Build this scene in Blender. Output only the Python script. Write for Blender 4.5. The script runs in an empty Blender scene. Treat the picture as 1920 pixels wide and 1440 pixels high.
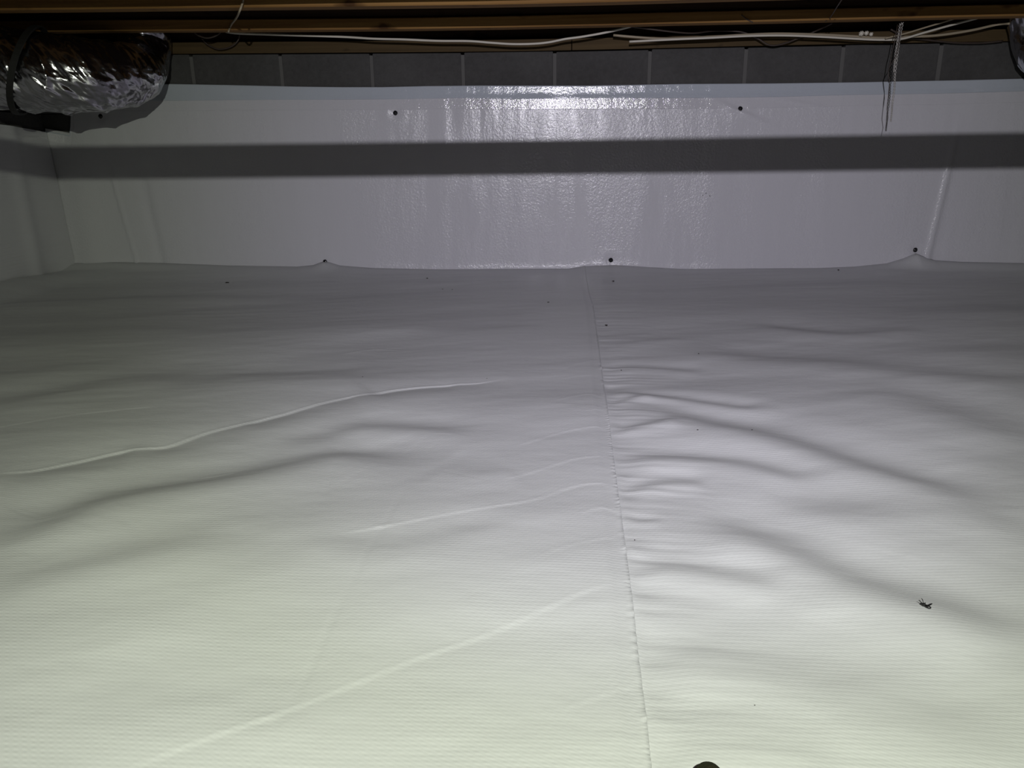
import bpy, bmesh, math, random
import numpy as np
from mathutils import Vector, Matrix

scene = bpy.context.scene
COL = scene.collection

# ------------------------------------------------------------------ camera
F = 1441.0                      # focal length in pixels of the 1920 wide frame
WALL_Y = 3.34                   # the far wall
EYE = 0.505                     # camera height over the floor
PITCH = math.radians(17.0)
YAW = math.radians(3.8)
ROLL = 0.014
_r = Matrix.Rotation(YAW, 3, 'Z')
FWD = _r @ Vector((0, math.cos(PITCH), -math.sin(PITCH)))
_right = _r @ Vector((1, 0, 0))
_up = _right.cross(FWD)
RIGHT = _right * math.cos(ROLL) - _up * math.sin(ROLL)
UP = RIGHT.cross(FWD)
cam_d = bpy.data.cameras.new('camera')
cam = bpy.data.objects.new('camera', cam_d)
COL.objects.link(cam)
cam.matrix_world = Matrix.Translation((0, 0, EYE)) @ Matrix((RIGHT, UP, -FWD)).transposed().to_4x4()
cam_d.sensor_width = 36.0
cam_d.lens = 36.0 * F / 1920.0
cam_d.clip_start = 0.02
scene.camera = cam

def ray(px, py):
    return FWD + RIGHT * ((px - 960) / F) + UP * ((720 - py) / F)
def on_y(px, py, Y=WALL_Y):
    d = ray(px, py); t = Y / d.y
    return Vector((d.x * t, Y, EYE + d.z * t))
def on_x(px, py, X):
    d = ray(px, py); t = X / d.x
    return Vector((X, d.y * t, EYE + d.z * t))
def on_floor(px, py, z=0.0):
    d = ray(px, py); t = (z - EYE) / d.z
    return Vector((d.x * t, d.y * t, z))

# ------------------------------------------------------------------ world, lamp, exposure
world = bpy.data.worlds.new('world'); scene.world = world
world.use_nodes = True
world.node_tree.nodes['Background'].inputs[0].default_value = (0.01, 0.01, 0.012, 1)
world.node_tree.nodes['Background'].inputs[1].default_value = 0.0
scene.view_settings.view_transform = 'Standard'
scene.view_settings.look = 'None'
scene.view_settings.gamma = 1.0
scene.view_settings.use_curve_mapping = False
scene.view_settings.exposure = 0.0

LAMP = Vector((0.02, -0.35, EYE + 0.385))
def spot(name, energy, color, cone, blend, target, radius=0.006):
    l = bpy.data.lights.new(name, 'SPOT'); l.energy = energy; l.color = color
    l.spot_size = math.radians(cone); l.spot_blend = blend; l.shadow_soft_size = radius
    o = bpy.data.objects.new(name, l); COL.objects.link(o)
    o.location = LAMP
    o.rotation_euler = (Vector(target) - LAMP).to_track_quat('-Z', 'Y').to_euler()
    return o
# the headlamp the photograph was lit with: a cool inner beam and a wide greenish spill
spot('headlamp_beam', 76, (0.96, 0.81, 1.30), 68, 1.0, (0.30, WALL_Y, 0.12))
spot('headlamp_spill', 102, (0.94, 1.0, 0.81), 128, 0.85, (0.15, 1.5, 0.0))

# ------------------------------------------------------------------ helpers
rng = random.Random(7)
def link(name, me, mat=None, parent=None, **props):
    o = bpy.data.objects.new(name, me); COL.objects.link(o)
    if mat is not None:
        me.materials.clear(); me.materials.append(mat)
    if parent is not None: o.parent = parent
    for k, v in props.items(): o[k] = v
    return o
def mesh_from(verts, faces, smooth=True):
    me = bpy.data.meshes.new('m')
    me.from_pydata([tuple(v) for v in verts], [], faces)
    me.update()
    if smooth: me.polygons.foreach_set('use_smooth', [True] * len(me.polygons))
    return me
def grid_mesh(P, close_u=False, flip=False):
    """P: (nv, nu, 3) array of points -> smooth quad grid (close_u joins last column to first)"""
    nv, nu = P.shape[:2]
    idx = np.arange(nv * nu).reshape(nv, nu)
    if close_u: idx = np.hstack([idx, idx[:, :1]])
    a = idx[:-1, :-1].ravel(); b = idx[:-1, 1:].ravel(); c = idx[1:, 1:].ravel(); d = idx[1:, :-1].ravel()
    q = np.stack([a, d, c, b] if flip else [a, b, c, d], 1).astype(np.int32)
    me = bpy.data.meshes.new('m')
    me.vertices.add(nv * nu); me.vertices.foreach_set('co', P.reshape(-1, 3).astype(np.float32).ravel())
    me.loops.add(q.size); me.loops.foreach_set('vertex_index', q.ravel())
    me.polygons.add(len(q))
    me.polygons.foreach_set('loop_start', np.arange(0, q.size, 4, dtype=np.int32))
    me.polygons.foreach_set('loop_total', np.full(len(q), 4, dtype=np.int32))
    me.polygons.foreach_set('use_smooth', np.ones(len(q), dtype=bool))
    me.update(); me.validate()
    return me
def box_mesh(x0, x1, y0, y1, z0, z1, bevel=0.0, seg=2):
    bm = bmesh.new()
    bmesh.ops.create_cube(bm, size=1)
    for v in bm.verts:
        v.co = Vector((x0 if v.co.x < 0 else x1, y0 if v.co.y < 0 else y1, z0 if v.co.z < 0 else z1))
    if bevel: bmesh.ops.bevel(bm, geom=list(bm.edges), offset=bevel, segments=seg, affect='EDGES', profile=0.6)
    me = bpy.data.meshes.new('m'); bm.to_mesh(me); bm.free()
    return me
def catmull(pts, n=8):
    pts = [Vector(p) for p in pts]
    ext = [pts[0] * 2 - pts[1]] + pts + [pts[-1] * 2 - pts[-2]]
    out = []
    for i in range(1, len(ext) - 2):
        p0, p1, p2, p3 = ext[i - 1:i + 3]
        for k in range(n):
            t = k / n
            out.append(0.5 * ((2 * p1) + (p2 - p0) * t + (2 * p0 - 5 * p1 + 4 * p2 - p3) * t * t + (3 * p1 - p0 - 3 * p2 + p3) * t ** 3))
    out.append(pts[-1]); return out
def frames(path):
    T = []
    for i in range(len(path)):
        a = path[max(i - 1, 0)]; b = path[min(i + 1, len(path) - 1)]
        T.append((b - a).normalized())
    ref = Vector((0, 0, 1)) if abs(T[0].z) < 0.9 else Vector((1, 0, 0))
    n = (ref - T[0] * ref.dot(T[0])).normalized()
    out = []
    for t in T:
        n = (n - t * n.dot(t)).normalized()
        out.append((t, n, t.cross(n)))
    return out
def tube_mesh(pts, r, sides=8, n=8, smooth_path=True, flat=1.0):
    path = catmull(pts, n) if smooth_path else [Vector(p) for p in pts]
    fr = frames(path); V = []; Fc = []
    for i, (p, (t, a, b)) in enumerate(zip(path, fr)):
        rr = r(i / (len(path) - 1)) if callable(r) else r
        for k in range(sides):
            th = 2 * math.pi * k / sides
            V.append(p + a * (math.cos(th) * rr * flat) + b * (math.sin(th) * rr))
    for i in range(len(path) - 1):
        for k in range(sides):
            k2 = (k + 1) % sides
            Fc.append((i * sides + k, i * sides + k2, (i + 1) * sides + k2, (i + 1) * sides + k))
    Fc.append(tuple(range(sides))[::-1]); Fc.append(tuple((len(path) - 1) * sides + k for k in range(sides)))
    return mesh_from(V, Fc)

# numpy value noise
_perm = np.random.RandomState(11).rand(256, 256)
def vnoise(x, y):
    xi = np.floor(x).astype(int); yi = np.floor(y).astype(int)
    fx = x - xi; fy = y - yi
    fx = fx * fx * fx * (fx * (fx * 6 - 15) + 10); fy = fy * fy * fy * (fy * (fy * 6 - 15) + 10)
    g = lambda i, j: _perm[i % 256, j % 256]
    return ((g(xi, yi) * (1 - fx) + g(xi + 1, yi) * fx) * (1 - fy) + (g(xi, yi + 1) * (1 - fx) + g(xi + 1, yi + 1) * fx) * fy) * 2 - 1
def fbm(x, y, o=3):
    s = 0; a = 1.0
    for k in range(o):
        s = s + a * vnoise(x * 2 ** k + 17.3 * k, y * 2 ** k + 5.1 * k); a *= 0.5
    return s
def sstep(e0, e1, x):
    t = np.clip((x - e0) / (e1 - e0), 0, 1); return t * t * (3 - 2 * t)

# ------------------------------------------------------------------ materials
def new_mat(name):
    m = bpy.data.materials.new(name); m.use_nodes = True
    nt = m.node_tree; return m, nt, nt.nodes['Principled BSDF']
def simple(name, col, rough=0.5, metal=0.0, spec=0.5):
    m, nt, b = new_mat(name)
    b.inputs['Base Color'].default_value = (*col, 1); b.inputs['Roughness'].default_value = rough
    b.inputs['Metallic'].default_value = metal; b.inputs['Specular IOR Level'].default_value = spec
    return m
def nd(nt, t, **kw):
    n = nt.nodes.new(t)
    for k, v in kw.items(): setattr(n, k, v)
    return n
def mapped(nt, scale):
    tc = nd(nt, 'ShaderNodeTexCoord'); mp = nd(nt, 'ShaderNodeMapping')
    mp.inputs['Scale'].default_value = scale
    nt.links.new(tc.outputs['Object'], mp.inputs['Vector']); return mp.outputs[0]
def noise(nt, vec, scale=1.0, detail=3, rough=0.5):
    n = nd(nt, 'ShaderNodeTexNoise'); n.inputs['Scale'].default_value = scale
    n.inputs['Detail'].default_value = detail; n.inputs['Roughness'].default_value = rough
    nt.links.new(vec, n.inputs['Vector']); return n.outputs['Fac']
def ramp(nt, fac, stops):
    r = nd(nt, 'ShaderNodeValToRGB'); e = r.color_ramp.elements
    while len(e) > 1: e.remove(e[-1])
    e[0].position = stops[0][0]; e[0].color = (*stops[0][1], 1)
    for p, c in stops[1:]:
        q = e.new(p); q.color = (*c, 1)
    nt.links.new(fac, r.inputs[0]); return r.outputs[0]
def bump(nt, h, strength, dist, normal=None):
    b = nd(nt, 'ShaderNodeBump'); b.inputs['Strength'].default_value = strength; b.inputs['Distance'].default_value = dist
    nt.links.new(h, b.inputs['Height'])
    if normal is not None: nt.links.new(normal, b.inputs['Normal'])
    return b.outputs[0]
def math_n(nt, op, a, b=None):
    n = nd(nt, 'ShaderNodeMath', operation=op)
    for i, v in enumerate((a, b)):
        if v is None: continue
        if isinstance(v, (int, float)): n.inputs[i].default_value = v
        else: nt.links.new(v, n.inputs[i])
    return n.outputs[0]

def floor_liner_mat():
    m, nt, b = new_mat('white_reinforced_poly')
    tc = nd(nt, 'ShaderNodeTexCoord'); sp = nd(nt, 'ShaderNodeSeparateXYZ'); nt.links.new(tc.outputs['Object'], sp.inputs[0])
    wob = math_n(nt, 'MULTIPLY', noise(nt, mapped(nt, (2.5, 2.5, 1)), 1, 1), 0.012)
    y = math_n(nt, 'ADD', sp.outputs[1], wob)
    row = math_n(nt, 'SINE', math_n(nt, 'MULTIPLY', y, 2 * math.pi / 0.0060))
    c = math_n(nt, 'SINE', math_n(nt, 'ADD', math_n(nt, 'MULTIPLY', sp.outputs[0], 2 * math.pi / 0.0085), math_n(nt, 'MULTIPLY', sp.outputs[1], 2 * math.pi / 0.012)))
    weave = math_n(nt, 'ADD', math_n(nt, 'MULTIPLY', row, 0.55), math_n(nt, 'MULTIPLY', math_n(nt, 'MULTIPLY', row, c), 0.45))
    n1 = bump(nt, math_n(nt, 'MULTIPLY', weave, math_n(nt, 'MULTIPLY', noise(nt, mapped(nt, (9, 9, 9)), 1, 2), 1.6)), 1.0, 0.00010)
    n2 = bump(nt, noise(nt, mapped(nt, (22, 40, 30)), 1, 3), 1.0, 0.0008, n1)
    nt.links.new(n2, b.inputs['Normal'])
    col = ramp(nt, noise(nt, mapped(nt, (1.3, 1.3, 1)), 1, 3), [(0.3, (0.59, 0.595, 0.61)), (0.7, (0.625, 0.63, 0.645))])
    nt.links.new(col, b.inputs['Base Color'])
    b.inputs['Roughness'].default_value = 0.42; b.inputs['Specular IOR Level'].default_value = 0.38
    return m
def wall_liner_mat(name, base, rough, spec, dist, sx=190, sz=95, patch=True):
    m, nt, b = new_mat(name)
    b.inputs['Base Color'].default_value = (*base, 1)
    d1 = noise(nt, mapped(nt, (sx, 1, sz)), 1, 2, 0.55)
    d2 = noise(nt, mapped(nt, (6, 1, 1.3)), 1, 3, 0.6)
    d3 = noise(nt, mapped(nt, (700, 1, 420)), 1, 1)
    mask = ramp(nt, d2, [(0.38, (0.22,) * 3), (0.62, (1, 1, 1))])
    h = math_n(nt, 'MULTIPLY', math_n(nt, 'ADD', d1, math_n(nt, 'MULTIPLY', d3, 0.25)), mask if patch else 1.0)
    n1 = bump(nt, h, 1.0, dist)
    n2 = bump(nt, noise(nt, mapped(nt, (25, 1, 6)), 1, 2), 1.0, 0.0012, n1)
    nt.links.new(n2, b.inputs['Normal'])
    b.inputs['Roughness'].default_value = rough; b.inputs['Specular IOR Level'].default_value = spec
    return m
M_FLOOR = floor_liner_mat()
M_WALLL = wall_liner_mat('white_glossy_poly', (0.585, 0.58, 0.615), 0.18, 0.36, 0.0016, 115, 115)
M_HEM = wall_liner_mat('white_smooth_poly', (0.585, 0.58, 0.615), 0.09, 0.5, 0.0008, 90, 95, False)
M_TAPE = wall_liner_mat('blue_white_seam_tape', (0.47, 0.505, 0.56), 0.12, 0.42, 0.0006, 90, 110, False)

def block_mat():
    m, nt, b = new_mat('grey_concrete_block')
    n = noise(nt, mapped(nt, (60, 60, 60)), 1, 6, 0.7)
    nl = noise(nt, mapped(nt, (4, 4, 6)), 1, 3)
    mix = math_n(nt, 'ADD', math_n(nt, 'MULTIPLY', n, 0.5), math_n(nt, 'MULTIPLY', nl, 0.5))
    nt.links.new(ramp(nt, mix, [(0.35, (0.060, 0.058, 0.057)), (0.65, (0.087, 0.085, 0.084))]), b.inputs['Base Color'])
    nt.links.new(bump(nt, n, 1.0, 0.002), b.inputs['Normal'])
    b.inputs['Roughness'].default_value = 0.95; b.inputs['Specular IOR Level'].default_value = 0.15
    return m
M_BLOCK = block_mat()
M_MORTAR = simple('pale_mortar', (0.125, 0.122, 0.118), 0.95, spec=0.1)
M_SOIL = simple('brown_soil', (0.10, 0.07, 0.05), 1.0, spec=0.1)

def wood_mat(name, dark, light, knots=True):
    m, nt, b = new_mat(name)
    g = noise(nt, mapped(nt, (1.6, 60, 60)), 1, 5, 0.6)
    k = noise(nt, mapped(nt, (7, 9, 16)), 1, 2)
    base = ramp(nt, g, [(0.3, dark), (0.7, light)])
    mx = nd(nt, 'ShaderNodeMix', data_type='RGBA', blend_type='MULTIPLY')
    mx.inputs[0].default_value = 1.0
    nt.links.new(base, mx.inputs[6])
    nt.links.new(ramp(nt, k, [(0.26, (0.25, 0.2, 0.16)), (0.36, (1, 1, 1))]), mx.inputs[7])
    nt.links.new(mx.outputs[2], b.inputs['Base Color'])
    nt.links.new(bump(nt, g, 1.0, 0.0008), b.inputs['Normal'])
    b.inputs['Roughness'].default_value = 0.75; b.inputs['Specular IOR Level'].default_value = 0.25
    return m
M_FLANGE = wood_mat('orange_pine', (0.18, 0.088, 0.026), (0.30, 0.165, 0.052))
M_SILL = wood_mat('treated_pine', (0.052, 0.033, 0.013), (0.088, 0.057, 0.024))
M_OSB = wood_mat('brown_strand_board', (0.035, 0.018, 0.012), (0.06, 0.034, 0.02))
M_BLACKP = simple('black_plastic', (0.012, 0.012, 0.014), 0.22)
M_CABLE = simple('off_white_cable_jacket', (0.62, 0.58, 0.50), 0.45)
M_CABLE_D = simple('dark_cable_jacket', (0.05, 0.035, 0.028), 0.5)
M_CABLE_B = simple('tan_cable_jacket', (0.36, 0.30, 0.21), 0.5)
M_WIRE = simple('bare_galvanised_wire', (0.50, 0.48, 0.45), 0.45, 0.3)
M_PVC = simple('white_pvc', (0.62, 0.62, 0.60), 0.4)
M_DUCT_SHADE = simple('black_duct_shade', (0.01, 0.009, 0.009), 0.7)
M_DIRT = simple('dark_dirt', (0.03, 0.024, 0.02), 0.9)
M_INSECT = simple('black_chitin', (0.008, 0.008, 0.008), 0.35)

def foil_mat():
    m, nt, b = new_mat('crinkled_foil')
    b.inputs['Base Color'].default_value = (0.54, 0.53, 0.57, 1)
    b.inputs['Metallic'].default_value = 1.0
    tc = nd(nt, 'ShaderNodeTexCoord'); vr = nd(nt, 'ShaderNodeVectorRotate', rotation_type='Y_AXIS')
    vr.inputs['Angle'].default_value = math.radians(-52)
    nt.links.new(tc.outputs['Object'], vr.inputs['Vector'])
    def m2(sc):
        mp = nd(nt, 'ShaderNodeMapping'); mp.inputs['Scale'].default_value = sc
        nt.links.new(vr.outputs[0], mp.inputs['Vector']); return mp.outputs[0]
    big = noise(nt, m2((4, 10, 17)), 1, 2, 0.5)
    fine = noise(nt, m2((24, 45, 80)), 1, 4, 0.6)
    n1 = bump(nt, big, 1.0, 0.046)
    nt.links.new(bump(nt, fine, 1.0, 0.0014, n1), b.inputs['Normal'])
    b.inputs['Roughness'].default_value = 0.17
    return m
M_FOIL = foil_mat()

# ------------------------------------------------------------------ the floor sheets as a height field
X0, X1, Y0 = on_y(131, 494).x, 3.2, -2.6
def fl(pts): return [on_floor(*p) for p in pts]
# (pixels of a dark fall, half width m, amplitude m): surface dropping away from the lamp along the stroke
FALLS = [
 ([(-60,1040),(0,1018),(100,978),(200,938),(400,902),(500,880),(620,852),(700,858),(800,880)], .060, .0120),
 ([(-60,1120),(0,1100),(150,1065),(300,1032),(450,1000)], .040, .0028),
 ([(500,826),(600,815),(680,798),(800,802),(900,806)], .040, .0065),
 ([(420,700),(560,702),(700,696)], .05, .0035),
 ([(-60,770),(100,735),(250,708),(380,700)], .07, .0050),
 ([(150,560),(350,552),(520,560)], .07, .0040),
 ([(100,1325),(300,1300),(500,1290),(640,1296)], .05, .0022),
 ([(820,870),(900,880),(960,872)], .04, .0022),
 ([(560,1012),(700,1035),(860,1010),(960,985)], .03, .0026),
 ([(1128,652),(1200,640),(1290,632)], .03, .0020),
 ([(1132,694),(1180,688),(1240,690),(1330,698)], .026, .0036),
 ([(1140,732),(1180,738),(1270,748),(1330,756),(1400,765),(1460,762)], .024, .0055),
 ([(1146,768),(1260,778),(1330,792),(1400,806),(1480,826),(1560,850),(1700,892),(1800,920),(1960,962)], .055, .0115),
 ([(1280,640),(1400,668),(1500,676),(1650,690),(1800,702),(1960,716)], .09, .0085),
 ([(1640,725),(1760,765),(1850,795),(1960,838)], .085, .0080),
 ([(1400,606),(1500,618),(1600,624),(1700,612)], .055, .0060),
 ([(1152,806),(1200,800),(1270,790)], .020, .0042),
 ([(1146,754),(1185,750),(1215,742)], .014, .0028),
 ([(1156,856),(1230,854),(1300,858),(1400,868),(1470,885),(1530,908)], .032, .0068),
 ([(1168,912),(1210,906),(1260,900),(1330,902)], .020, .0040),
 ([(1460,958),(1560,950),(1700,952),(1840,966),(1960,985)], .045, .0050),
 ([(1290,972),(1380,990),(1450,1012),(1520,1042),(1600,1078),(1680,1105),(1760,1125),(1860,1158),(1960,1200)], .050, .0105),
 ([(1184,1052),(1240,1058),(1300,1064),(1400,1082),(1480,1100)], .025, .0046),
 ([(1195,1198),(1270,1206),(1350,1222),(1480,1256),(1640,1300),(1800,1340),(1960,1390)], .050, .0045),
 ([(1222,1376),(1300,1384),(1420,1392),(1600,1420)], .030, .0025),
 ([(1172,962),(1200,972),(1240,972)], .012, .0022),
]
# sharp raised creases (pixels, half width, height, drop on the near side)
CREASES = [
 ([(-40,902),(0,892),(60,882),(150,860),(230,842),(310,833),(380,812),(450,795),(530,775),(600,757),(650,746),(690,740),(745,729),(830,720),(900,716),(960,708)], .0050, .0036, .0130),
 ([(-40,808),(0,803),(150,780),(300,766)], .004, .0010, .0014),
 ([(200,1452),(260,1425),(380,1380),(500,1338),(650,1280),(760,1238),(830,1215),(900,1193),(960,1170),(1030,1142),(1080,1120),(1130,1103),(1175,1097)], .0036, .0014, .0026),
 ([(620,1015),(720,998),(850,970),(960,950),(1020,934),(1060,918),(1100,908),(1158,905)], .0034, .0015, .0024),
 ([(940,905),(985,890),(1040,872),(1085,859),(1142,855)], .0034, .0017, .0016),
 ([(965,838),(1000,826),(1050,812),(1100,803),(1136,801)], .0034, .0017, .0012),
 ([(1035,757),(1080,745),(1105,741),(1135,750)], .0036, .0018, .0010),
 ([(1040,697),(1080,684),(1125,673)], .0036, .0016, .0010),
 ([(1095,776),(1120,772),(1138,772)], .003, .0012, .0005),
 ([(1050,710),(1080,704),(1110,702)], .003, .0011, .0005),
 ([(1085,968),(1120,955),(1145,955),(1166,963)], .004, .0018, .0010),
 ([(1010,1055),(1050,1035),(1100,1020),(1155,1008)], .003, .0011, .0008),
 ([(1060,1325),(1110,1305),(1150,1290),(1188,1277)], .003, .0010, .0008),
 ([(770,905),(745,950),(705,1020),(660,1100),(625,1160),(600,1210),(560,1280),(520,1350),(480,1440)], .0022, -.0009, 0),
 ([(1300,935),(1400,958),(1500,982),(1620,1012),(1760,1050)], .003, .0009, .0006),
 ([(1745,1145),(1790,1195),(1840,1250),(1890,1300),(1950,1350)], .0022, .0008, 0),
 ([(640,660),(700,652),(760,655)], .006, .0022, .0010),
 ([(700,1000),(715,997),(730,993)], .004, .0018, .0004),
 ([(812,814),(850,815)], .004, .0012, .0002),
 ([(480,1346),(500,1338),(520,1334)], .004, .0016, 0),
 ([(370,891),(410,886),(440,880)], .005, .0016, .0006),
 ([(860,547),(1000,550),(1108,545),(1200,546),(1340,543),(1500,541),(1700,536),(1960,534)], .007, .0022, .0016),
 ([(1380,748),(1400,740),(1420,736)], .005, .0018, .0005),
 ([(1310,930),(1325,938)], .003, .0008, 0),
 ([(330,537),(345,537)], .006, .003, 0),
 ([(405,506),(418,503)], .005, .003, 0),
 ([(130,500),(150,510),(180,515)], .008, .004, 0),
]
def seg_dist(X, Y, pts):
    """distance, side (+ = farther than the line), fraction along the polyline"""
    best = np.full(X.shape, 1e9); side = np.zeros(X.shape); frac = np.zeros(X.shape)
    L = [(pts[i + 1] - pts[i]).length for i in range(len(pts) - 1)]; tot = sum(L); acc = 0
    for i in range(len(pts) - 1):
        a, b = pts[i], pts[i + 1]; dx, dy = b.x - a.x, b.y - a.y; l2 = dx * dx + dy * dy
        t = np.clip(((X - a.x) * dx + (Y - a.y) * dy) / l2, 0, 1)
        ex = X - (a.x + t * dx); ey = Y - (a.y + t * dy); d = np.hypot(ex, ey)
        sg = np.sign((dx * ey - dy * ex) * (1 if dx >= 0 else -1))
        m = d < best
        best[m] = d[m]; side[m] = sg[m]; frac[m] = ((acc + t * L[i]) / tot)[m]; acc += L[i]
    return best, side, frac
def smooth_pts(px):
    p = fl(px); return catmull(p, 4)
FALLS_W = [(smooth_pts(p), w, a) for p, w, a in FALLS]
CREASE_W = [(smooth_pts(p), w, a, d) for p, w, a, d in CREASES]

SEAM_PX = [(1104,545),(1112,575),(1119,620),(1127,680),(1138,760),(1150,850),(1163,950),(1173,1030),(1184,1110),(1200,1240),(1212,1340),(1222,1440)]
_s = [on_floor(*p) for p in SEAM_PX]
_sy = np.array([p.y for p in _s])[::-1]; _sx = np.array([p.x for p in _s])[::-1]
def seam_x(y): return np.interp(y, _sy, _sx)

# the sheet's pinned upper edge on the far wall
EDGE_PX = [(-60,500),(60,498),(125,495),(200,492),(300,494),(430,499),(560,501),(590,498),(603,493),(611,491),(620,493),(640,499),(700,503),(850,506),(960,511),(1060,506),(1100,499),(1150,497),(1280,504),(1400,508),(1520,503),(1600,500),(1660,494),(1690,485),(1714,475),(1735,483),(1750,488),(1800,491),(1960,494)]
_e = [on_y(*p) for p in EDGE_PX]
_ex = np.array([p.x for p in _e]); _ez = np.array([p.z for p in _e])
def edge_z(x): return np.maximum(np.interp(x, _ex, _ez), 0.004)

def floor_h(X, Y):
    X = np.asarray(X, float); Y = np.asarray(Y, float)
    h = 0.0085 * fbm(X * 1.3 + 3 + Y * .5, Y * 3.0 - X * .7, 2) + 0.0009 * fbm(X * 6, Y * 15 - X * 3, 2)
    for pts, w, a in FALLS_W:
        x0 = min(p.x for p in pts) - 4 * w; x1 = max(p.x for p in pts) + 4 * w
        y0 = min(p.y for p in pts) - 4 * w; y1 = max(p.y for p in pts) + 4 * w
        m = (X > x0) & (X < x1) & (Y > y0) & (Y < y1)
        if not m.any(): continue
        d, s, f = seg_dist(X[m], Y[m], pts)
        env = np.clip(sstep(-.02, .22, f) * sstep(1.02, .78, f), 0, 1)
        end = sstep(4 * w, 2 * w, d)
        ds = d * s / w
        h[m] -= 1.22 * a * ds * np.exp(-ds * ds / 2) * env * end
    for pts, w, a, drop in CREASE_W:
        R = .30 if drop > .003 else max(12 * w, .09)
        x0 = min(p.x for p in pts) - R; x1 = max(p.x for p in pts) + R
        y0 = min(p.y for p in pts) - R; y1 = max(p.y for p in pts) + R
        m = (X > x0) & (X < x1) & (Y > y0) & (Y < y1)
        if not m.any(): continue
        d, s, f = seg_dist(X[m], Y[m], pts)
        env = np.clip(sstep(0, .12, f) * sstep(1.0, .88, f), 0, 1)
        env = env * (0.75 + 0.25 * vnoise(f * 23 + a * 999, f * 0))
        sd = d * s
        if a < 0: prof = a * np.exp(-(d / w) ** 2)
        elif drop > .003:                                    # a lapped fold: far side high, near side sinking under it
            prof = .35 * a * np.exp(-(d / w) ** 2) - .0030 * np.exp(-d / .035) * sstep(w * .5, -w * .5, sd) - .0095 * np.exp(-(d / .060) ** 1.3)
        else:
            prof = .30 * a * np.exp(-(d / w) ** 2) - (drop * .30 + a * .16) * np.exp(-d / .016) * sstep(w * .6, -w * .6, sd)
        h[m] += prof * env
    # gathers of the right sheet along the seam
    sx = seam_x(Y); dr = X - sx
    fan = np.where(dr > 0, np.exp(-np.maximum(dr, 0) / .07), 0) * sstep(3.0, 2.6, Y)
    h = h + fan * 0.0028 * vnoise(X * 3, (Y + 0.12 * dr) * 34) + fan * .0012 * vnoise(X * 5, (Y + .1 * dr) * 90)
    h = h - 0.0035 * np.where(dr > -0.02, np.exp(-((dr - .012) / .03) ** 2), 0) * sstep(3.0, 2.8, Y)
    # rise to the pinned edge on the wall
    k = sstep(WALL_Y - .32, WALL_Y - .02, Y)
    h = h * (1 - .9 * sstep(WALL_Y - .12, WALL_Y - .02, Y))
    h = h + .040 * sstep(X0 + .22, X0, X) * sstep(WALL_Y - .08, WALL_Y - .45, Y)
    ez = edge_z(X)
    tent = np.maximum(ez - .016, 0)
    h = h + k ** 1.4 * np.minimum(ez, .016) + tent * sstep(WALL_Y - .16, WALL_Y - .02, Y) ** 2
    return h
def floor_pt(px, py):
    p = on_floor(px, py)
    for _ in range(3):
        z = float(floor_h(np.array([p.x]), np.array([p.y]))[0]); p = on_floor(px, py, z)
    return p

# the soil under the liner and the room shell
TOP = 0.0                                                  # filled below
_sb = on_y(1000, 98)                                       # underside of the sill over the blocks
SILL_Z = _sb.z
_st = [on_y(*p) for p in [(-60,104),(120,103),(430,101),(640,99.5),(800,98.5),(960,97),(1120,94),(1280,90),(1500,85),(1700,81),(1960,77)]]
_stx = np.array([p.x for p in _st]); _stz = np.array([p.z for p in _st]) - SILL_Z
def dz(x): return float(np.interp(x, _stx, _stz))       # the wall top is not quite level
def subdiv_bend(me, n, top_only=False):
    bm = bmesh.new(); bm.from_mesh(me)
    xs = [v.co.x for v in bm.verts]; a, b = min(xs), max(xs)
    for k in range(1, n):
        x = a + (b - a) * k / n
        bmesh.ops.bisect_plane(bm, geom=bm.verts[:] + bm.edges[:] + bm.faces[:], plane_co=(x, 0, 0), plane_no=(1, 0, 0))
    zs = [v.co.z for v in bm.verts]; mid = (min(zs) + max(zs)) / 2
    for v in bm.verts:
        if not top_only or v.co.z > mid: v.co.z += dz(v.co.x)
    bm.to_mesh(me); bm.free(); return me
JOIST_Z = SILL_Z + 0.045
link('floor', box_mesh(X0 - .2, X1 + .2, Y0 - .2, WALL_Y + .2, -.12, -.035), M_SOIL, kind='structure')
SUB_Z = JOIST_Z + .255
link('ceiling', box_mesh(X0 - .2, X1 + .2, Y0 - .2, WALL_Y + .2, SUB_Z, SUB_Z + .02), M_OSB, kind='structure')

def sheet(name, xa, xb, off, label, nx, ny, thick=0.0):
    ys = np.linspace(-1.5, WALL_Y - .016, ny)
    # denser rows where the camera looks
    ys = np.concatenate([np.linspace(-1.5, .35, 60)[:-1], np.linspace(.35, WALL_Y - .018, ny)])
    u = np.linspace(0, 1, nx)
    U, Yg = np.meshgrid(u, ys)
    A = xa(Yg); B = xb(Yg); Xg = A + (B - A) * U
    H = floor_h(Xg, Yg) + off
    if thick:                                                # the lapped edge of the upper sheet curls down
        e = B - Xg
        H = H + 0.0012 * np.exp(-(e / .006) ** 2)
    P = np.stack([Xg, Yg, H], -1)
    if thick:
        last = P[:, -1:, :].copy(); last[..., 2] -= .0022; last[..., 0] += .0006
        P = np.concatenate([P, last], 1)
    # the pinned hem: a thin bright rolled lip standing at the wall
    hem = P[-1:, :, :].copy(); hem[..., 1] += .004; hem[..., 2] += .0022
    hem2 = P[-1:, :, :].copy(); hem2[..., 1] += .008; hem2[..., 2] -= .002
    P = np.concatenate([P, hem, hem2], 0)
    me = grid_mesh(P)
    return link(name, me, M_FLOOR, label=label, category='floor liner')
sheet('floor_liner', lambda y: np.full_like(y, X0 + .02), seam_x, .0018,
      'white woven plastic floor sheet left of the long seam, lapped over its neighbour', 470, 1200, 1)
sheet('floor_liner', lambda y: seam_x(y) - .05, lambda y: np.full_like(y, X1 - .03), 0.0,
      'white woven plastic floor sheet right of the long seam, with sweeping folds', 380, 1200)

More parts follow.
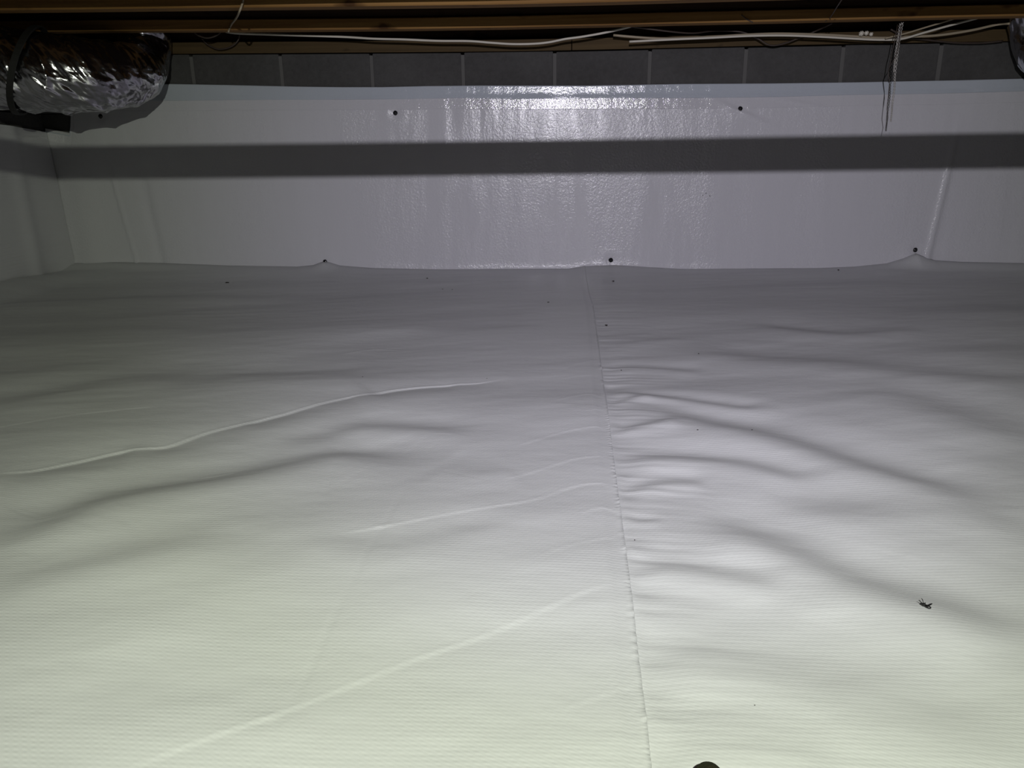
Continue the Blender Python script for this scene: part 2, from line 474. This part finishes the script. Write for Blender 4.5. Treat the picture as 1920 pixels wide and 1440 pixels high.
# ------------------------------------------------------------------ walls
wb = link('wall_back', box_mesh(X0 - .2, X1 + .2, WALL_Y + .05, WALL_Y + .2, -.1, SILL_Z), M_MORTAR, kind='structure')
BJ = [on_y(x, 130).x for x in (527, 697, 868, 1040, 1218, 1397, 1578, 1760)]
sp = (BJ[-1] - BJ[0]) / 7
print('BLOCK SPACING', sp, 'sill z', SILL_Z, 'joist z', JOIST_Z)
joints = [BJ[0] - sp * k for k in (4, 3, 2, 1)] + BJ + [BJ[-1] + sp * k for k in (1, 2, 3, 4)]
joints = [j for j in joints if X0 - .1 < j < X1 + .1]
joints = [X0 + .004] + [j for j in joints if j > X0 + .08]
if joints[-1] < X1 - .08: joints.append(X1)
for i in range(len(joints) - 1):
    g = .0066
    me = subdiv_bend(box_mesh(joints[i] + g, joints[i + 1] - g, WALL_Y + rng.uniform(-.001, .002), WALL_Y + .06, SILL_Z - .197, SILL_Z - .001 - rng.uniform(0, .003), .004, 2), 1, True)
    link('concrete_block', me, M_BLOCK, wb)
link('mortar', subdiv_bend(box_mesh(X0 - .05, X1 + .05, WALL_Y + .0025, WALL_Y + .055, SILL_Z - .2, SILL_Z - .010), 24, True), M_MORTAR, wb)
# courses hidden behind the liner
link('block_courses', box_mesh(X0 - .1, X1 + .1, WALL_Y + .006, WALL_Y + .06, -.08, SILL_Z - .203), M_BLOCK, wb)
wl = link('wall_left', box_mesh(X0 - .2, X0 - .05, Y0, WALL_Y + .04, -.1, SILL_Z), M_MORTAR, kind='structure')
yy = WALL_Y - .002
while yy > Y0 + .2:
    link('concrete_block', box_mesh(X0 - .06, X0, yy - .4, yy - .008, SILL_Z - .197, SILL_Z - .002, .004, 2), M_BLOCK, wl); yy -= .406
link('block_courses', box_mesh(X0 - .06, X0 - .006, Y0 + .05, WALL_Y - .002, -.08, SILL_Z - .203), M_BLOCK, wl)
link('wall_right', box_mesh(X1, X1 + .2, Y0, WALL_Y + .04, -.1, SUB_Z), M_BLOCK, kind='structure')
link('wall_rear', box_mesh(X0 - .2, X1 + .2, Y0 - .2, Y0, -.1, SUB_Z), M_BLOCK, kind='structure')

# wall liner -----------------------------------------------------------
PINS = [(742,212,'upper'), (1387,204,'upper'), (190,218,'upper'), (611,490,'lower'), (1145,487,'lower'), (1714,468,'lower')]
pinw = [on_y(p[0], p[1]) for p in PINS]
TOP_PX = [(60,240),(90,248),(134,256),(138,158),(320,158),(430,160),(560,163),(640,164),(720,164),(800,162),(900,161),(1100,161),(1280,158),(1450,157),(1600,155),(1800,151),(1960,147)]
TAPE_PX = [(60,238),(90,246),(134,254),(138,188),(320,189),(430,188),(560,187),(640,187),(760,186),(860,184),(960,186),(1060,185),(1150,184),(1280,184),(1380,183),(1450,182),(1600,178),(1750,176),(1960,170)]
tp = [on_y(*p) for p in TOP_PX]; ttx = np.array([p.x for p in tp]); ttz = np.array([p.z for p in tp])
ap = [on_y(*p) for p in TAPE_PX]; tax = np.array([p.x for p in ap]); taz = np.array([p.z for p in ap])
def wall_off(X, Z):
    """how far the liner stands off the blocks (towards the room)"""
    o = .010 + .0025 * fbm(X * 2.2, Z * 2.0 + 4, 2) + .0006 * fbm(X * 18, Z * 3.5, 2)
    # vertical tension folds right and left
    for cx, cz, tilt, w, a in ((on_y(1752, 420).x, .2, .09, .012, .008), (on_y(285, 400).x, .2, -.10, .022, -.006),
                               (on_y(236, 400).x, .2, -.14, .006, .006), (on_y(165, 400).x, .2, .0, .06, .010),
                               (on_y(560, 400).x, .2, .02, .06, .002), (on_y(1500, 400).x, .2, .05, .05, -.002)):
        o = o + a * np.exp(-((X - cx - tilt * (Z - cz)) / w) ** 2) * sstep(.62, .35, Z)
    for p in pinw:                                           # pulled in at each pin, puckered around it
        dx = X - p.x; dz = Z - p.z; d = np.hypot(dx, dz)
        o = o - .003 * np.exp(-(d / .02) ** 2) + .0012 * np.exp(-((d - .035) / .018) ** 2)
    p = pinw[1]                                              # the slanting pucker through the upper right pin
    dx = X - p.x; dz = Z - p.z
    s = dz + .42 * dx
    o = o + .006 * np.exp(-((s + .012) / .010) ** 2) * np.exp(-(dx / .09) ** 2)
    q = on_y(1480, 190); dx = X - q.x; s = Z - q.z + .18 * dx
    o = o + .003 * np.exp(-(s / .006) ** 2) * np.exp(-((dx - .03) / .10) ** 2)
    # lower hem rolls out a little
    o = o + .003 * np.exp(-((Z - edge_z(X)) / .02) ** 2)
    return np.maximum(o, .004)
def wall_sheet(name, zlo, zhi, nx, nz, mat, extra, x0=X0 + .004, x1=X1 - .01, **kw):
    xs = np.linspace(x0, x1, nx); v = np.linspace(0, 1, nz)
    Xg, V = np.meshgrid(xs, v)
    Zg = zlo(Xg) + (zhi(Xg) - zlo(Xg)) * V
    O = wall_off(Xg, Zg) + extra(Xg, Zg, V)
    P = np.stack([Xg, WALL_Y - O, Zg], -1)
    # close the upper edge back to the blocks so that the sheet has an edge
    e = P[-1:, :, :].copy(); e[..., 1] += .0015; e[..., 2] += .0004
    e2 = P[-1:, :, :].copy(); e2[..., 1] = WALL_Y - .001
    P = np.concatenate([P, e, e2], 0)
    return link(name, grid_mesh(P), mat, **kw)
wall_l = wall_sheet('wall_liner', lambda x: np.full_like(x, -.02), lambda x: np.interp(x, tax, taz) - .038, 620, 150, M_WALLL,
           lambda X, Z, V: 0 * X, label='glossy white plastic sheet covering the far block wall', category='wall liner')
wall_sheet('hem_strip', lambda x: np.interp(x, tax, taz) - .040, lambda x: np.interp(x, tax, taz) + .010, 620, 10, M_HEM, lambda X, Z, V: .0006 + 0 * X, parent=wall_l)
wall_sheet('seam_tape', lambda x: np.interp(x, tax, taz), lambda x: np.interp(x, ttx, ttz), 620, 14, M_TAPE,
           lambda X, Z, V: .0028 + .0018 * np.exp(-(V / .25) ** 2) * (1 + .8 * vnoise(X * 9, V * 0)) , parent=wall_l, label='bluish white tape band along the top of the sheet')

# left wall liner: hangs slack, its top sagging in the corner
ys = np.linspace(WALL_Y - .012, -1.5, 260); v = np.linspace(0, 1, 80)
Yg, V = np.meshgrid(ys, v)
q = WALL_Y - Yg
_lt = [on_x(p[0], p[1], X0 + .02) for p in [(88,247),(60,242),(40,239),(0,233),(-60,226),(-160,216)]]
ztop = np.interp(q, [WALL_Y - p.y for p in _lt], [p.z for p in _lt])
Zg = -.01 + (ztop + .01) * V
zz = np.clip(Zg, 0, 2)
bul = .014 + .020 * np.exp(-((q - .0) / .10) ** 2) * (1 - V) ** 1.2 + .010 * np.exp(-((q - .24) / .04) ** 2) + .006 * fbm(Yg * 3, Zg * 3, 2)
P = np.stack([X0 + np.maximum(bul, .006), Yg, Zg], -1)
link('wall_liner', grid_mesh(P, flip=True), M_WALLL, label='slack white plastic sheet on the left wall under the foil duct', category='wall liner')

# pins -------------------------------------------------------------------
def pin_mesh():
    prof = [(0, -.006), (.0022, -.006), (.0026, -.0052), (.0030, -.0044), (.0058, -.0040), (.0088, -.0024), (.0098, -.0006), (.0098, .0006), (.0070, .0016), (.0028, .0018), (.0028, .018), (0, .020)]
    V = []; Fc = []; n = 24
    for r, y in prof:
        for k in range(n):
            t = 2 * math.pi * k / n
            # notched rim
            rr = r * (.93 if (k % 6 == 0 and r > .008) else 1)
            V.append((rr * math.cos(t), y, rr * math.sin(t)))
    for i in range(len(prof) - 1):
        for k in range(n):
            k2 = (k + 1) % n; Fc.append((i * n + k, (i + 1) * n + k, (i + 1) * n + k2, i * n + k2))
    return mesh_from(V, Fc)
pm = pin_mesh()
PLAB = ['black pin in the white wall sheet, upper row, left of the middle', 'black pin with a slanting pucker under it, upper right on the wall sheet',
        'black pin in the duct shadow at the upper left of the wall sheet', 'black pin at the floor sheet edge, leftmost of the lower row',
        'black pin just above the floor sheet edge near the seam', 'black pin holding up the tented floor sheet edge at lower right']
for (px, py, _), lab, w in zip(PINS, PLAB, pinw):
    o = link('wall_pin', pm, M_BLACKP, label=lab, category='pin', group='black pins holding the wall sheet')
    wo = float(wall_off(np.array([w.x]), np.array([w.z]))[0])
    o.location = (w.x, WALL_Y - wo - .0005 - (.003 if py > 400 else 0), w.z)
    o.rotation_euler = (rng.uniform(-.2, .2), rng.uniform(0, 6), rng.uniform(-.25, .25))

# ------------------------------------------------------------------ framing
sx = on_y(1072, 85, WALL_Y).x
def sill(x0, x1, lab):
    me = subdiv_bend(box_mesh(x0, x1, WALL_Y - .006, WALL_Y + .135, SILL_Z + .001, SILL_Z + .044, .002), 16)
    link('sill_plate', me, M_SILL, label=lab, category='timber')
sill(X0 + .01, sx - .0015, 'brown sill board on top of the block wall, left of its butt joint')
sill(sx + .0015, X1 - .01, 'brown sill board on top of the block wall, right of its butt joint')
link('rim_board', box_mesh(X0 + .01, X1 - .01, WALL_Y + .05, WALL_Y + .08, JOIST_Z + .0005, SUB_Z - .001), M_OSB,
     label='dark rim board standing on the sill behind the cables', category='timber')
def joist(y, lab, grp=None):
    e = bpy.data.objects.new('i_joist', None); COL.objects.link(e); e.location = ((X0 + X1) / 2, y, JOIST_Z)
    e['label'] = lab; e['category'] = 'joist'
    if grp: e['group'] = grp
    hw = (X1 - X0) / 2 - .012
    def slab(y0, y1, z0, z1, bev=.003):
        # a board with a slightly wandering edge
        n = 60; V = []; Fc = []
        ph = rng.uniform(0, 50)
        for i in range(n + 1):
            x = -hw + 2 * hw * i / n
            w = .0025 * float(vnoise(np.array([x * 1.1 + ph]), np.array([0.0]))[0])
            for (a, b) in ((y0 + bev, z0), (y1 - bev, z0), (y1, z0 + bev), (y1, z1 - bev), (y1 - bev, z1), (y0 + bev, z1), (y0, z1 - bev), (y0, z0 + bev)):
                V.append((x, a, b + w + dz(x + (X0 + X1) / 2)))
        for i in range(n):
            for k in range(8):
                k2 = (k + 1) % 8
                Fc.append((i * 8 + k, (i + 1) * 8 + k, (i + 1) * 8 + k2, i * 8 + k2))
        Fc.append(tuple(range(8))); Fc.append(tuple(n * 8 + k for k in range(8))[::-1])
        return mesh_from(V, Fc, False)
    link('bottom_flange', slab(-.03, .03, .003, .041), M_FLANGE, e)
    wm = box_mesh(-hw, hw, -.005, .005, .030, .199); link('web', wm, M_OSB, e)
    link('top_flange', slab(-.03, .03, .198, .234), M_FLANGE, e)
    return e
def joist_y(px, py):
    # the distance at which the joist underside projects to this row
    d = ray(px, py); t = (JOIST_Z + .003 - EYE) / d.z
    return d.y * t
JY2 = joist_y(960, 57.5) - .03; JY1 = joist_y(960, 16.0) - .03
print('JOISTS', JY1, JY2)
joist(JY2, 'wooden joist with a lit orange lower edge, the farther one nearest the block wall')
joist(JY1, 'wooden joist crossing the very top of the view, nearer of the two')
dj = max(JY2 - JY1, .38)
for k in range(1, 5):
    joist(JY1 - dj * k, 'wooden floor joist above the view, ' + ('first', 'second', 'third', 'fourth')[k - 1] + ' one nearer than the joists in sight', 'joists above the view')

# unseen pipe added and sized to throw the level band of shadow on the far wall
PY = 0.85
w_hi = on_y(960, 264); w_lo = on_y(960, 329)
t = (PY - LAMP.y) / (WALL_Y - LAMP.y)
pz_hi = LAMP.z + (w_hi.z - LAMP.z) * t; pz_lo = LAMP.z + (w_lo.z - LAMP.z) * t
PR = (pz_hi - pz_lo) / 2; PZ = (pz_hi + pz_lo) / 2
print('PIPE r', PR, 'z', PZ, 'frame z there', on_y(960, 0, PY).z)
pe = bpy.data.objects.new('shadow_pipe', None); COL.objects.link(pe); pe.location = (0, PY, PZ)
pe['label'] = 'unseen white pipe added above the view to cast the level shadow band'; pe['category'] = 'pipe'
link('pipe', tube_mesh([(-1.9, 0, .006), (0, 0, 0), (2.2, 0, .006)], PR, 32, 10), M_PVC, pe)
for hx in (-1.3, 1.4):
    link('hanger', tube_mesh([(hx, 0, JOIST_Z - PZ + .0), (hx, -.004, .08), (hx, -PR - .002, 0), (hx, 0, -PR - .002), (hx, PR + .002, 0), (hx, .004, .08)], .003, 6, 6), M_WIRE, pe)

# ------------------------------------------------------------------ foil ducts
def duct(name, pts, rads, label, folds=9, ns=420, nt=220, seed=0):
    path = catmull(pts, 40)
    # resample evenly
    seg = [0]
    for i in range(1, len(path)): seg.append(seg[-1] + (path[i] - path[i - 1]).length)
    L = seg[-1]; s = np.linspace(0, L, ns)
    A = np.array([tuple(p) for p in path])
    C = np.stack([np.interp(s, seg, A[:, k]) for k in range(3)], 1)
    fr = frames([Vector(c) for c in C])
    R = np.interp(np.linspace(0, 1, ns), np.linspace(0, 1, len(rads)), rads)
    th = np.linspace(0, 2 * math.pi, nt, endpoint=False)
    S, T = np.meshgrid(s, th, indexing='ij')
    # spiral folds of the slack jacket, doubled noise so that the seam closes
    cx = np.cos(T); sy = np.sin(T)
    w = .35 * vnoise(S * 5 + seed, cx * 1.3 + 7) + .35 * vnoise(S * 4 + 31, sy * 1.3 + seed)
    ph = S * 2 * math.pi / .115 - T * 1 * 2 + 3.6 * w
    amp = .5 + .5 * vnoise(S * 6 + 9, cx * 2 + sy + seed)
    ridge = (1 - np.abs(np.sin(ph * .5))) ** 2
    cr = fbm(S * 22 + cx * 6, sy * 7 + cx * 3 + 11, 3)
    cr2 = np.abs(vnoise(S * 30 + sy * 9 + 3, cx * 10 + sy * 4 + 50))
    O = .0105 * ridge * amp + .0060 * w + .0010 * cr - .0012 * cr2
    RR = R[:, None] + O
    P = np.zeros((ns, nt, 3))
    for i, (tt, a, b) in enumerate(fr):
        a = np.array(a); b = np.array(b)
        P[i] = C[i] + RR[i][:, None] * (cx[i][:, None] * a + sy[i][:, None] * b)
    base = Vector(C[ns // 2])
    e = bpy.data.objects.new(name, None); COL.objects.link(e); e.location = base
    e['label'] = label; e['category'] = 'duct'; e['group'] = 'foil ducts'
    del e['group']
    j = link('jacket', grid_mesh(P - np.array(base), close_u=True), M_FOIL, e)
    return e, C, fr, R, base
rad = .138
d1 = [on_y(-420, 98, 2.62), on_y(-220, 110, 2.66), on_y(-60, 122, 2.70), on_y(90, 136, 2.76), on_y(180, 141, 2.84), on_y(240, 140, 2.98), on_y(262, 128, 3.12), on_y(270, 85, 3.212), on_y(272, 40, 3.216), on_y(272, -10, 3.216)]
e1, C1, fr1, R1, b1 = duct('foil_duct', d1, [rad * .95, rad * .95, rad * .95, rad * .97, rad * .97, rad * .93, .112, .098, .096, .096], 'crinkled silver foil duct hanging at the top left corner', seed=2)
def ring(e, C, fr, R, b, i, name, mat, wd, out, lean=0.0):
    n = 48; V = []; Fc = []
    t, a, bb = fr[i]
    prof = [(-wd, -.002), (-wd, out), (wd, out), (wd, -.002)]
    for k in range(n):
        th = 2 * math.pi * k / n
        rad_v = a * math.cos(th) + bb * math.sin(th)
        for u, r in prof:
            V.append(Vector(C[i]) - b + t * (u + lean * math.cos(th)) + rad_v * (R[i] + .013 + r))
    for k in range(n):
        k2 = (k + 1) % n
        for m in range(4):
            m2 = (m + 1) % 4; Fc.append((k * 4 + m, k * 4 + m2, k2 * 4 + m2, k2 * 4 + m))
    link(name, mesh_from(V, Fc, False), mat, e)
tgt = on_y(56, 130, 2.75)
i1 = int(np.argmin(np.linalg.norm(C1 - np.array(tgt), axis=1)))
ring(e1, C1, fr1, R1, b1, i1, 'shade_ring', M_DUCT_SHADE, .010, .004, .045)  # black ring standing in for the shadowed edge of a nearer duct
d2 = [on_y(1950, -30, 3.216), on_y(1949, 30, 3.216), on_y(1962, 82, 3.19), on_y(2020, 110, 3.02), on_y(2130, 120, 2.86), on_y(2300, 122, 2.62)]
duct('foil_duct', d2, [.096, .096, .108, rad * .9, rad * .95, rad * .95], 'edge of a silver foil duct at the top right corner', ns=260, nt=160, seed=5)

# ------------------------------------------------------------------ cables
def cable(name, px, Y, r, mat, label, cat='cable', n=8, group=None):
    pts = []
    for p in px:
        yv = p[2] if len(p) > 2 else Y
        pts.append(on_y(p[0], p[1], yv))
    o = link(name, tube_mesh(pts, r, 8, n), mat, label=label, category=cat)
    if group: o['group'] = group
    return o
CY = 3.20
cable('power_cable', [(380,40,3.16),(410,54,3.17),(440,62,3.17),(520,65,3.18),(640,69,3.2),(700,72.5),(760,74),(820,76.5),(880,77),(920,80),(960,82.5),(1000,82),(1030,79),(1060,73),(1090,69),(1130,62),(1170,53),(1210,42,3.17)],
      CY, .0042, M_CABLE, 'white cable sagging in front of the sill in the middle')
cable('power_cable', [(1150,66),(1230,72),(1290,71),(1350,68),(1400,65),(1460,63),(1540,65),(1600,68),(1650,71),(1700,69),(1760,66),(1820,57),(1870,46),(1893,44,3.20)],
      3.24, .0045, M_CABLE_B, 'tan cable along the sill running up to the right duct')
cable('power_cable', [(1180,78),(1260,74),(1330,71),(1400,67.5),(1470,66.5),(1540,69),(1600,72.5),(1650,74.5),(1690,73),(1730,62),(1780,48),(1840,32),(1880,20,3.2)],
      3.215, .0040, M_CABLE, 'pale cable beside the tan one, turning up steeply behind the hanging wires')
cable('power_cable', [(1660,72),(1700,62),(1740,50),(1780,38),(1820,25,3.2)], 3.19, .0030, M_CABLE_B, 'thin cable fanning up right of the hanging wires')
cable('power_cable', [(1120,40,3.15),(1200,52,3.15),(1290,62,3.18),(1340,58),(1390,60),(1420,72),(1445,85),(1475,80),(1510,66),(1530,58),(1560,44,3.18)], 3.27, .0030, M_CABLE_D, 'dark cable looping down over the sill on the right')
cable('power_cable', [(1670,55),(1700,70),(1740,75),(1790,80),(1840,80.5),(1880,77)], 3.30, .0034, M_CABLE_D, 'black cable sagging low on the sill beside the right duct')
cable('power_cable', [(360,52,3.16),(368,64),(385,71),(400,69),(412,62),(420,50)], 3.17, .0028, M_CABLE_D, 'small dark cable loop left of the white cable')
cable('power_cable', [(378,72),(390,84),(410,92),(432,88),(446,76),(450,60)], 3.29, .0028, M_CABLE_D, 'dark cable loop lying on the sill near the left duct')
jf1 = JY1 - .034; jf2 = JY2 - .036
cable('power_cable', [(458,-30, jf1 - .02),(456,0, jf1 - .02),(448,24, jf1 - .014),(443,34,JY1 + .15),(434,46, jf2 - .02),(428,60, jf2 - .02)], 3, .0032, M_CABLE_B, 'faint thin cable hanging across both joists at upper left')
cable('thin_wire', [(1582,-6,jf1),(1570,12,JY1 + .05),(1556,34,jf2),(1548,40,jf2)], 3, .0016, M_CABLE_D, 'thin dark wire crossing the far joist on the right', 'wire')
cable('thin_wire', [(1390,28,jf2),(1400,36,jf2),(1412,42,jf2)], 3, .0016, M_CABLE_D, 'short dark wire tail on the far joist face', 'wire')
# knotted end resting on the cables
ce = bpy.data.objects.new('cable_knot', None); COL.objects.link(ce)
kp = on_y(1620, 63.5, 3.222); ce.location = kp
ce['label'] = 'small pale knotted lump on top of the cables'; ce['category'] = 'knot'
for dx, dz, r in ((-.010, .001, .009), (.008, .002, .008), (.026, -.002, .007)):
    bm = bmesh.new(); bmesh.ops.create_icosphere(bm, subdivisions=3, radius=r)
    for v in bm.verts:
        f = 1 + .18 * math.sin(v.co.x * 900 + v.co.z * 700); v.co = v.co * f + Vector((dx, 0, dz))
    me = bpy.data.meshes.new('m'); bm.to_mesh(me); bm.free()
    me.polygons.foreach_set('use_smooth', [True] * len(me.polygons))
    link('lump', me, M_CABLE, ce)

# hanging twisted wires from the far joist
def twisted(px, Y, r, rad, turns, mat, label):
    base = catmull([on_y(p[0], p[1], Y) for p in px], 30)
    e = bpy.data.objects.new('hanging_wire', None); COL.objects.link(e); e.location = base[0]
    e['label'] = label; e['category'] = 'wire'
    n = len(base)
    for s in (0, math.pi):
        pts = []
        for i, p in enumerate(base):
            th = turns * 2 * math.pi * i / n + s
            k = rad * (1 - .5 * i / n)
            pts.append(p - base[0] + Vector((math.cos(th) * k, math.sin(th) * k, 0)))
        link('strand', tube_mesh(pts, r, 5, 1, False), mat, e)
HY = JY2 - .040
twisted([(1692,42),(1686,75),(1682,105),(1678,140),(1677,165),(1673,195),(1672,210),(1670,228)], HY, .0013, .0036, 17, M_WIRE, 'pale twisted wire pair hanging from the far joist, right hand one')
twisted([(1688,44),(1684,70),(1679,100),(1677,120),(1676,135)], HY - .01, .0012, .0030, 9, M_WIRE, 'short pale twisted wire hanging from the far joist beside the long pair')
def hang(px, Y, r, label):
    link('hanging_wire', tube_mesh([on_y(p[0], p[1], Y) for p in px], lambda t: r * (1 - .5 * t), 5, 2), M_CABLE_D, label=label, category='wire')
hang([(1683,46),(1677,80),(1672,100),(1668,125),(1665,135),(1667,150),(1668,165),(1665,185),(1663,205),(1665,220),(1663,230),(1661,240)], HY - .014, .0017, 'dark kinked wire hanging lowest over the tape band')
hang([(1690,48),(1684,90),(1676,112),(1670,122),(1666,133),(1668,152),(1666,172),(1665,188)], HY - .02, .0015, 'dark thin wire bowing right beside the hanging pair')

# ------------------------------------------------------------------ small things on the floor
bp = floor_pt(1735, 1139)
ins = bpy.data.objects.new('dead_insect', None); COL.objects.link(ins); ins.location = bp
ins.rotation_euler = (0, 0, math.radians(-48)); ins['label'] = 'small black dead insect lying on the right floor sheet'; ins['category'] = 'insect'
def blob(sx, sy, sz, loc, name, rot=(0, 0, 0)):
    bm = bmesh.new(); bmesh.ops.create_uvsphere(bm, u_segments=16, v_segments=10, radius=1)
    m = Matrix.Translation(loc) @ (Matrix.Rotation(rot[2], 4, 'Z') @ Matrix.Rotation(rot[1], 4, 'Y') @ Matrix.Rotation(rot[0], 4, 'X')) @ Matrix.Diagonal((sx, sy, sz, 1))
    bmesh.ops.transform(bm, matrix=m, verts=bm.verts)
    me = bpy.data.meshes.new('m'); bm.to_mesh(me); bm.free()
    me.polygons.foreach_set('use_smooth', [True] * len(me.polygons))
    link(name, me, M_INSECT, ins)
blob(.0040, .0022, .0019, (.0022, 0, .0022), 'abdomen')
blob(.0024, .0021, .0020, (-.0022, 0, .0026), 'thorax')
blob(.0014, .0013, .0013, (-.0048, 0, .0024), 'head')
blob(.0036, .0016, .00035, (.0036, .0010, .0050), 'wing', (.3, -.75, .2))
blob(.0034, .0014, .00035, (.0034, -.0010, .0038), 'wing', (-.4, -.2, -.25))
for s in (-1, 1):
    for x, sp_, up in ((-.003, -.0038, .0050), (-.0012, -.0012, .0016), (.0010, .0022, .0012)):
        link('leg', tube_mesh([(x, s * .0010, .0028), (x + sp_ * .5, s * .0024, .0030 + up * .6), (x + sp_, s * .0034, .0022 + up)], lambda t: .00060 * (1 - .5 * t), 5, 4), M_INSECT, ins)

crumbs = [(1150,528,3,'below the pin at the seam, close to the wall'),(1028,568,3.2,'left of the far end of the seam'),(1137,611,4,'touching the right side of the seam near its far end'),
 (1165,695,2,'a little right of the seam, above the gathers'),(1190,1014,2,'just right of the seam, beside the lowest gathers'),(1410,807,2,'on the long sweeping dark fold'),
 (680,708,2.5,'above the bright crease of the left sheet'),(191,1028,2,'under the broad dark fold at far left'),(448,968,1.8,'left one of two below the broad left fold'),
 (513,970,1.8,'right one of two below the broad left fold'),(426,531,4,'near the wall at the left'),(801,523,3,'near the wall left of the middle'),(1310,664,2,'alone on the far right sheet'),
 (1308,807,2,'in the bright field between the gathers and the long fold'),(830,543,2.2,'left one of a close pair near the wall'),(848,544,2.2,'right one of a close pair near the wall'),
 (913,711,2,'at the right end of the bright crease'),(1060,1145,1.8,'under the lowest crease beside the seam'),(1415,1324,1.6,'at the lower right, above the glove tip'),(1572,507,2.5,'at the foot of the far wall on the right')]
bm = bmesh.new(); bmesh.ops.create_icosphere(bm, subdivisions=2, radius=1)
for v in bm.verts: v.co *= 1 + .25 * math.sin(v.co.x * 7 + v.co.y * 5); v.co.z *= .6
cm = bpy.data.meshes.new('m'); bm.to_mesh(cm); bm.free()
for px, py, sz, where in crumbs:
    p = floor_pt(px, py); o = link('dirt_crumb', cm, M_DIRT, label='tiny dark crumb ' + where, category='crumb', group='dirt crumbs on the floor sheet')
    dist = (p - Vector((0, 0, EYE))).length
    r = sz * .55 * dist / F
    o.scale = (r * 1.3, r, r * .9); o.location = (p.x, p.y, p.z + r * .35 + .001); o.rotation_euler = (0, 0, rng.uniform(0, 3))
for px, py, wh in ((1317, 366, 'left'), (1323, 362, 'middle'), (1330, 367, 'right')):
    p = on_y(px, py); wo = float(wall_off(np.array([p.x]), np.array([p.z]))[0])
    o = link('dirt_speck', cm, M_DIRT, label=wh + ' one of three tiny specks on the wall sheet right of the glare', category='speck', group='specks on the wall sheet')
    o.scale = (.0022, .0012, .0022); o.location = (p.x, WALL_Y - wo - .0008, p.z)

# work glove: only the tip of its middle finger reaches into the view
gp = on_floor(1320, 1428)
GR = .0135
def finger(pts, r0, r1):
    return tube_mesh(pts, lambda t: (r0 + (r1 - r0) * t) * (1 if t < .93 else math.sqrt(max(0.05, 1 - ((t - .93) / .075) ** 2))), 14, 8)
bm = bmesh.new()
def addm(me): bm.from_mesh(me)
tipz = .016
gx, gy = 0, 0
def bl(c, s):
    b2 = bmesh.new(); bmesh.ops.create_uvsphere(b2, u_segments=24, v_segments=14, radius=1)
    bmesh.ops.transform(b2, matrix=Matrix.Translation(c) @ Matrix.Diagonal((*s, 1)), verts=b2.verts)
    m_ = bpy.data.meshes.new('m'); b2.to_mesh(m_); b2.free(); bm.from_mesh(m_)
addm(finger([(0, -.095, .024), (0, -.06, .034), (0, -.03, .032), (0, -.002, .018)], .0135, .0120))
addm(finger([(-.024, -.10, .022), (-.028, -.07, .032), (-.032, -.045, .028), (-.034, -.022, .015)], .0130, .0110))
addm(finger([(.023, -.10, .022), (.026, -.07, .031), (.029, -.042, .028), (.031, -.018, .015)], .0130, .0110))
addm(finger([(.043, -.115, .020), (.050, -.09, .027), (.056, -.07, .023), (.060, -.054, .013)], .0115, .0098))
addm(finger([(-.036, -.165, .020), (-.058, -.145, .022), (-.072, -.122, .020), (-.080, -.100, .015)], .0150, .0120))
bl((.005, -.135, .024), (.048, .055, .020)); bl((.004, -.19, .024), (.040, .05, .020)); bl((.004, -.24, .026), (.044, .035, .024))
me = bpy.data.meshes.new('m'); bm.to_mesh(me); bm.free()
tmp = bpy.data.objects.new('tmp', me); COL.objects.link(tmp)
md = tmp.modifiers.new('r', 'REMESH'); md.mode = 'VOXEL'; md.voxel_size = .0028
ms = tmp.modifiers.new('s', 'SMOOTH'); ms.factor = .5; ms.iterations = 4
dg = bpy.context.evaluated_depsgraph_get()
gme = bpy.data.meshes.new_from_object(tmp.evaluated_get(dg)); bpy.data.objects.remove(tmp)
gme.polygons.foreach_set('use_smooth', [True] * len(gme.polygons))
mg, nt, b = new_mat('olive_brown_suede')
nn = noise(nt, mapped(nt, (120, 120, 120)), 1, 5, .7)
n2 = noise(nt, mapped(nt, (40, 40, 40)), 1, 2)
nt.links.new(ramp(nt, n2, [(.4, (.030, .031, .013)), (.6, (.046, .028, .018))]), b.inputs['Base Color'])
nt.links.new(bump(nt, nn, 1, .003), b.inputs['Normal']); b.inputs['Roughness'].default_value = .95
b.inputs['Specular IOR Level'].default_value = .1
glove = link('work_glove', gme, mg, label='dark olive brown fingertip of a work glove at the bottom edge', category='glove')
# raise so that its tip just enters the frame
gh = on_y(1318, 1429, gp.y - .018)
glove.location = (gp.x - .005, gp.y - .031, floor_pt(1320, 1430).z + .001)
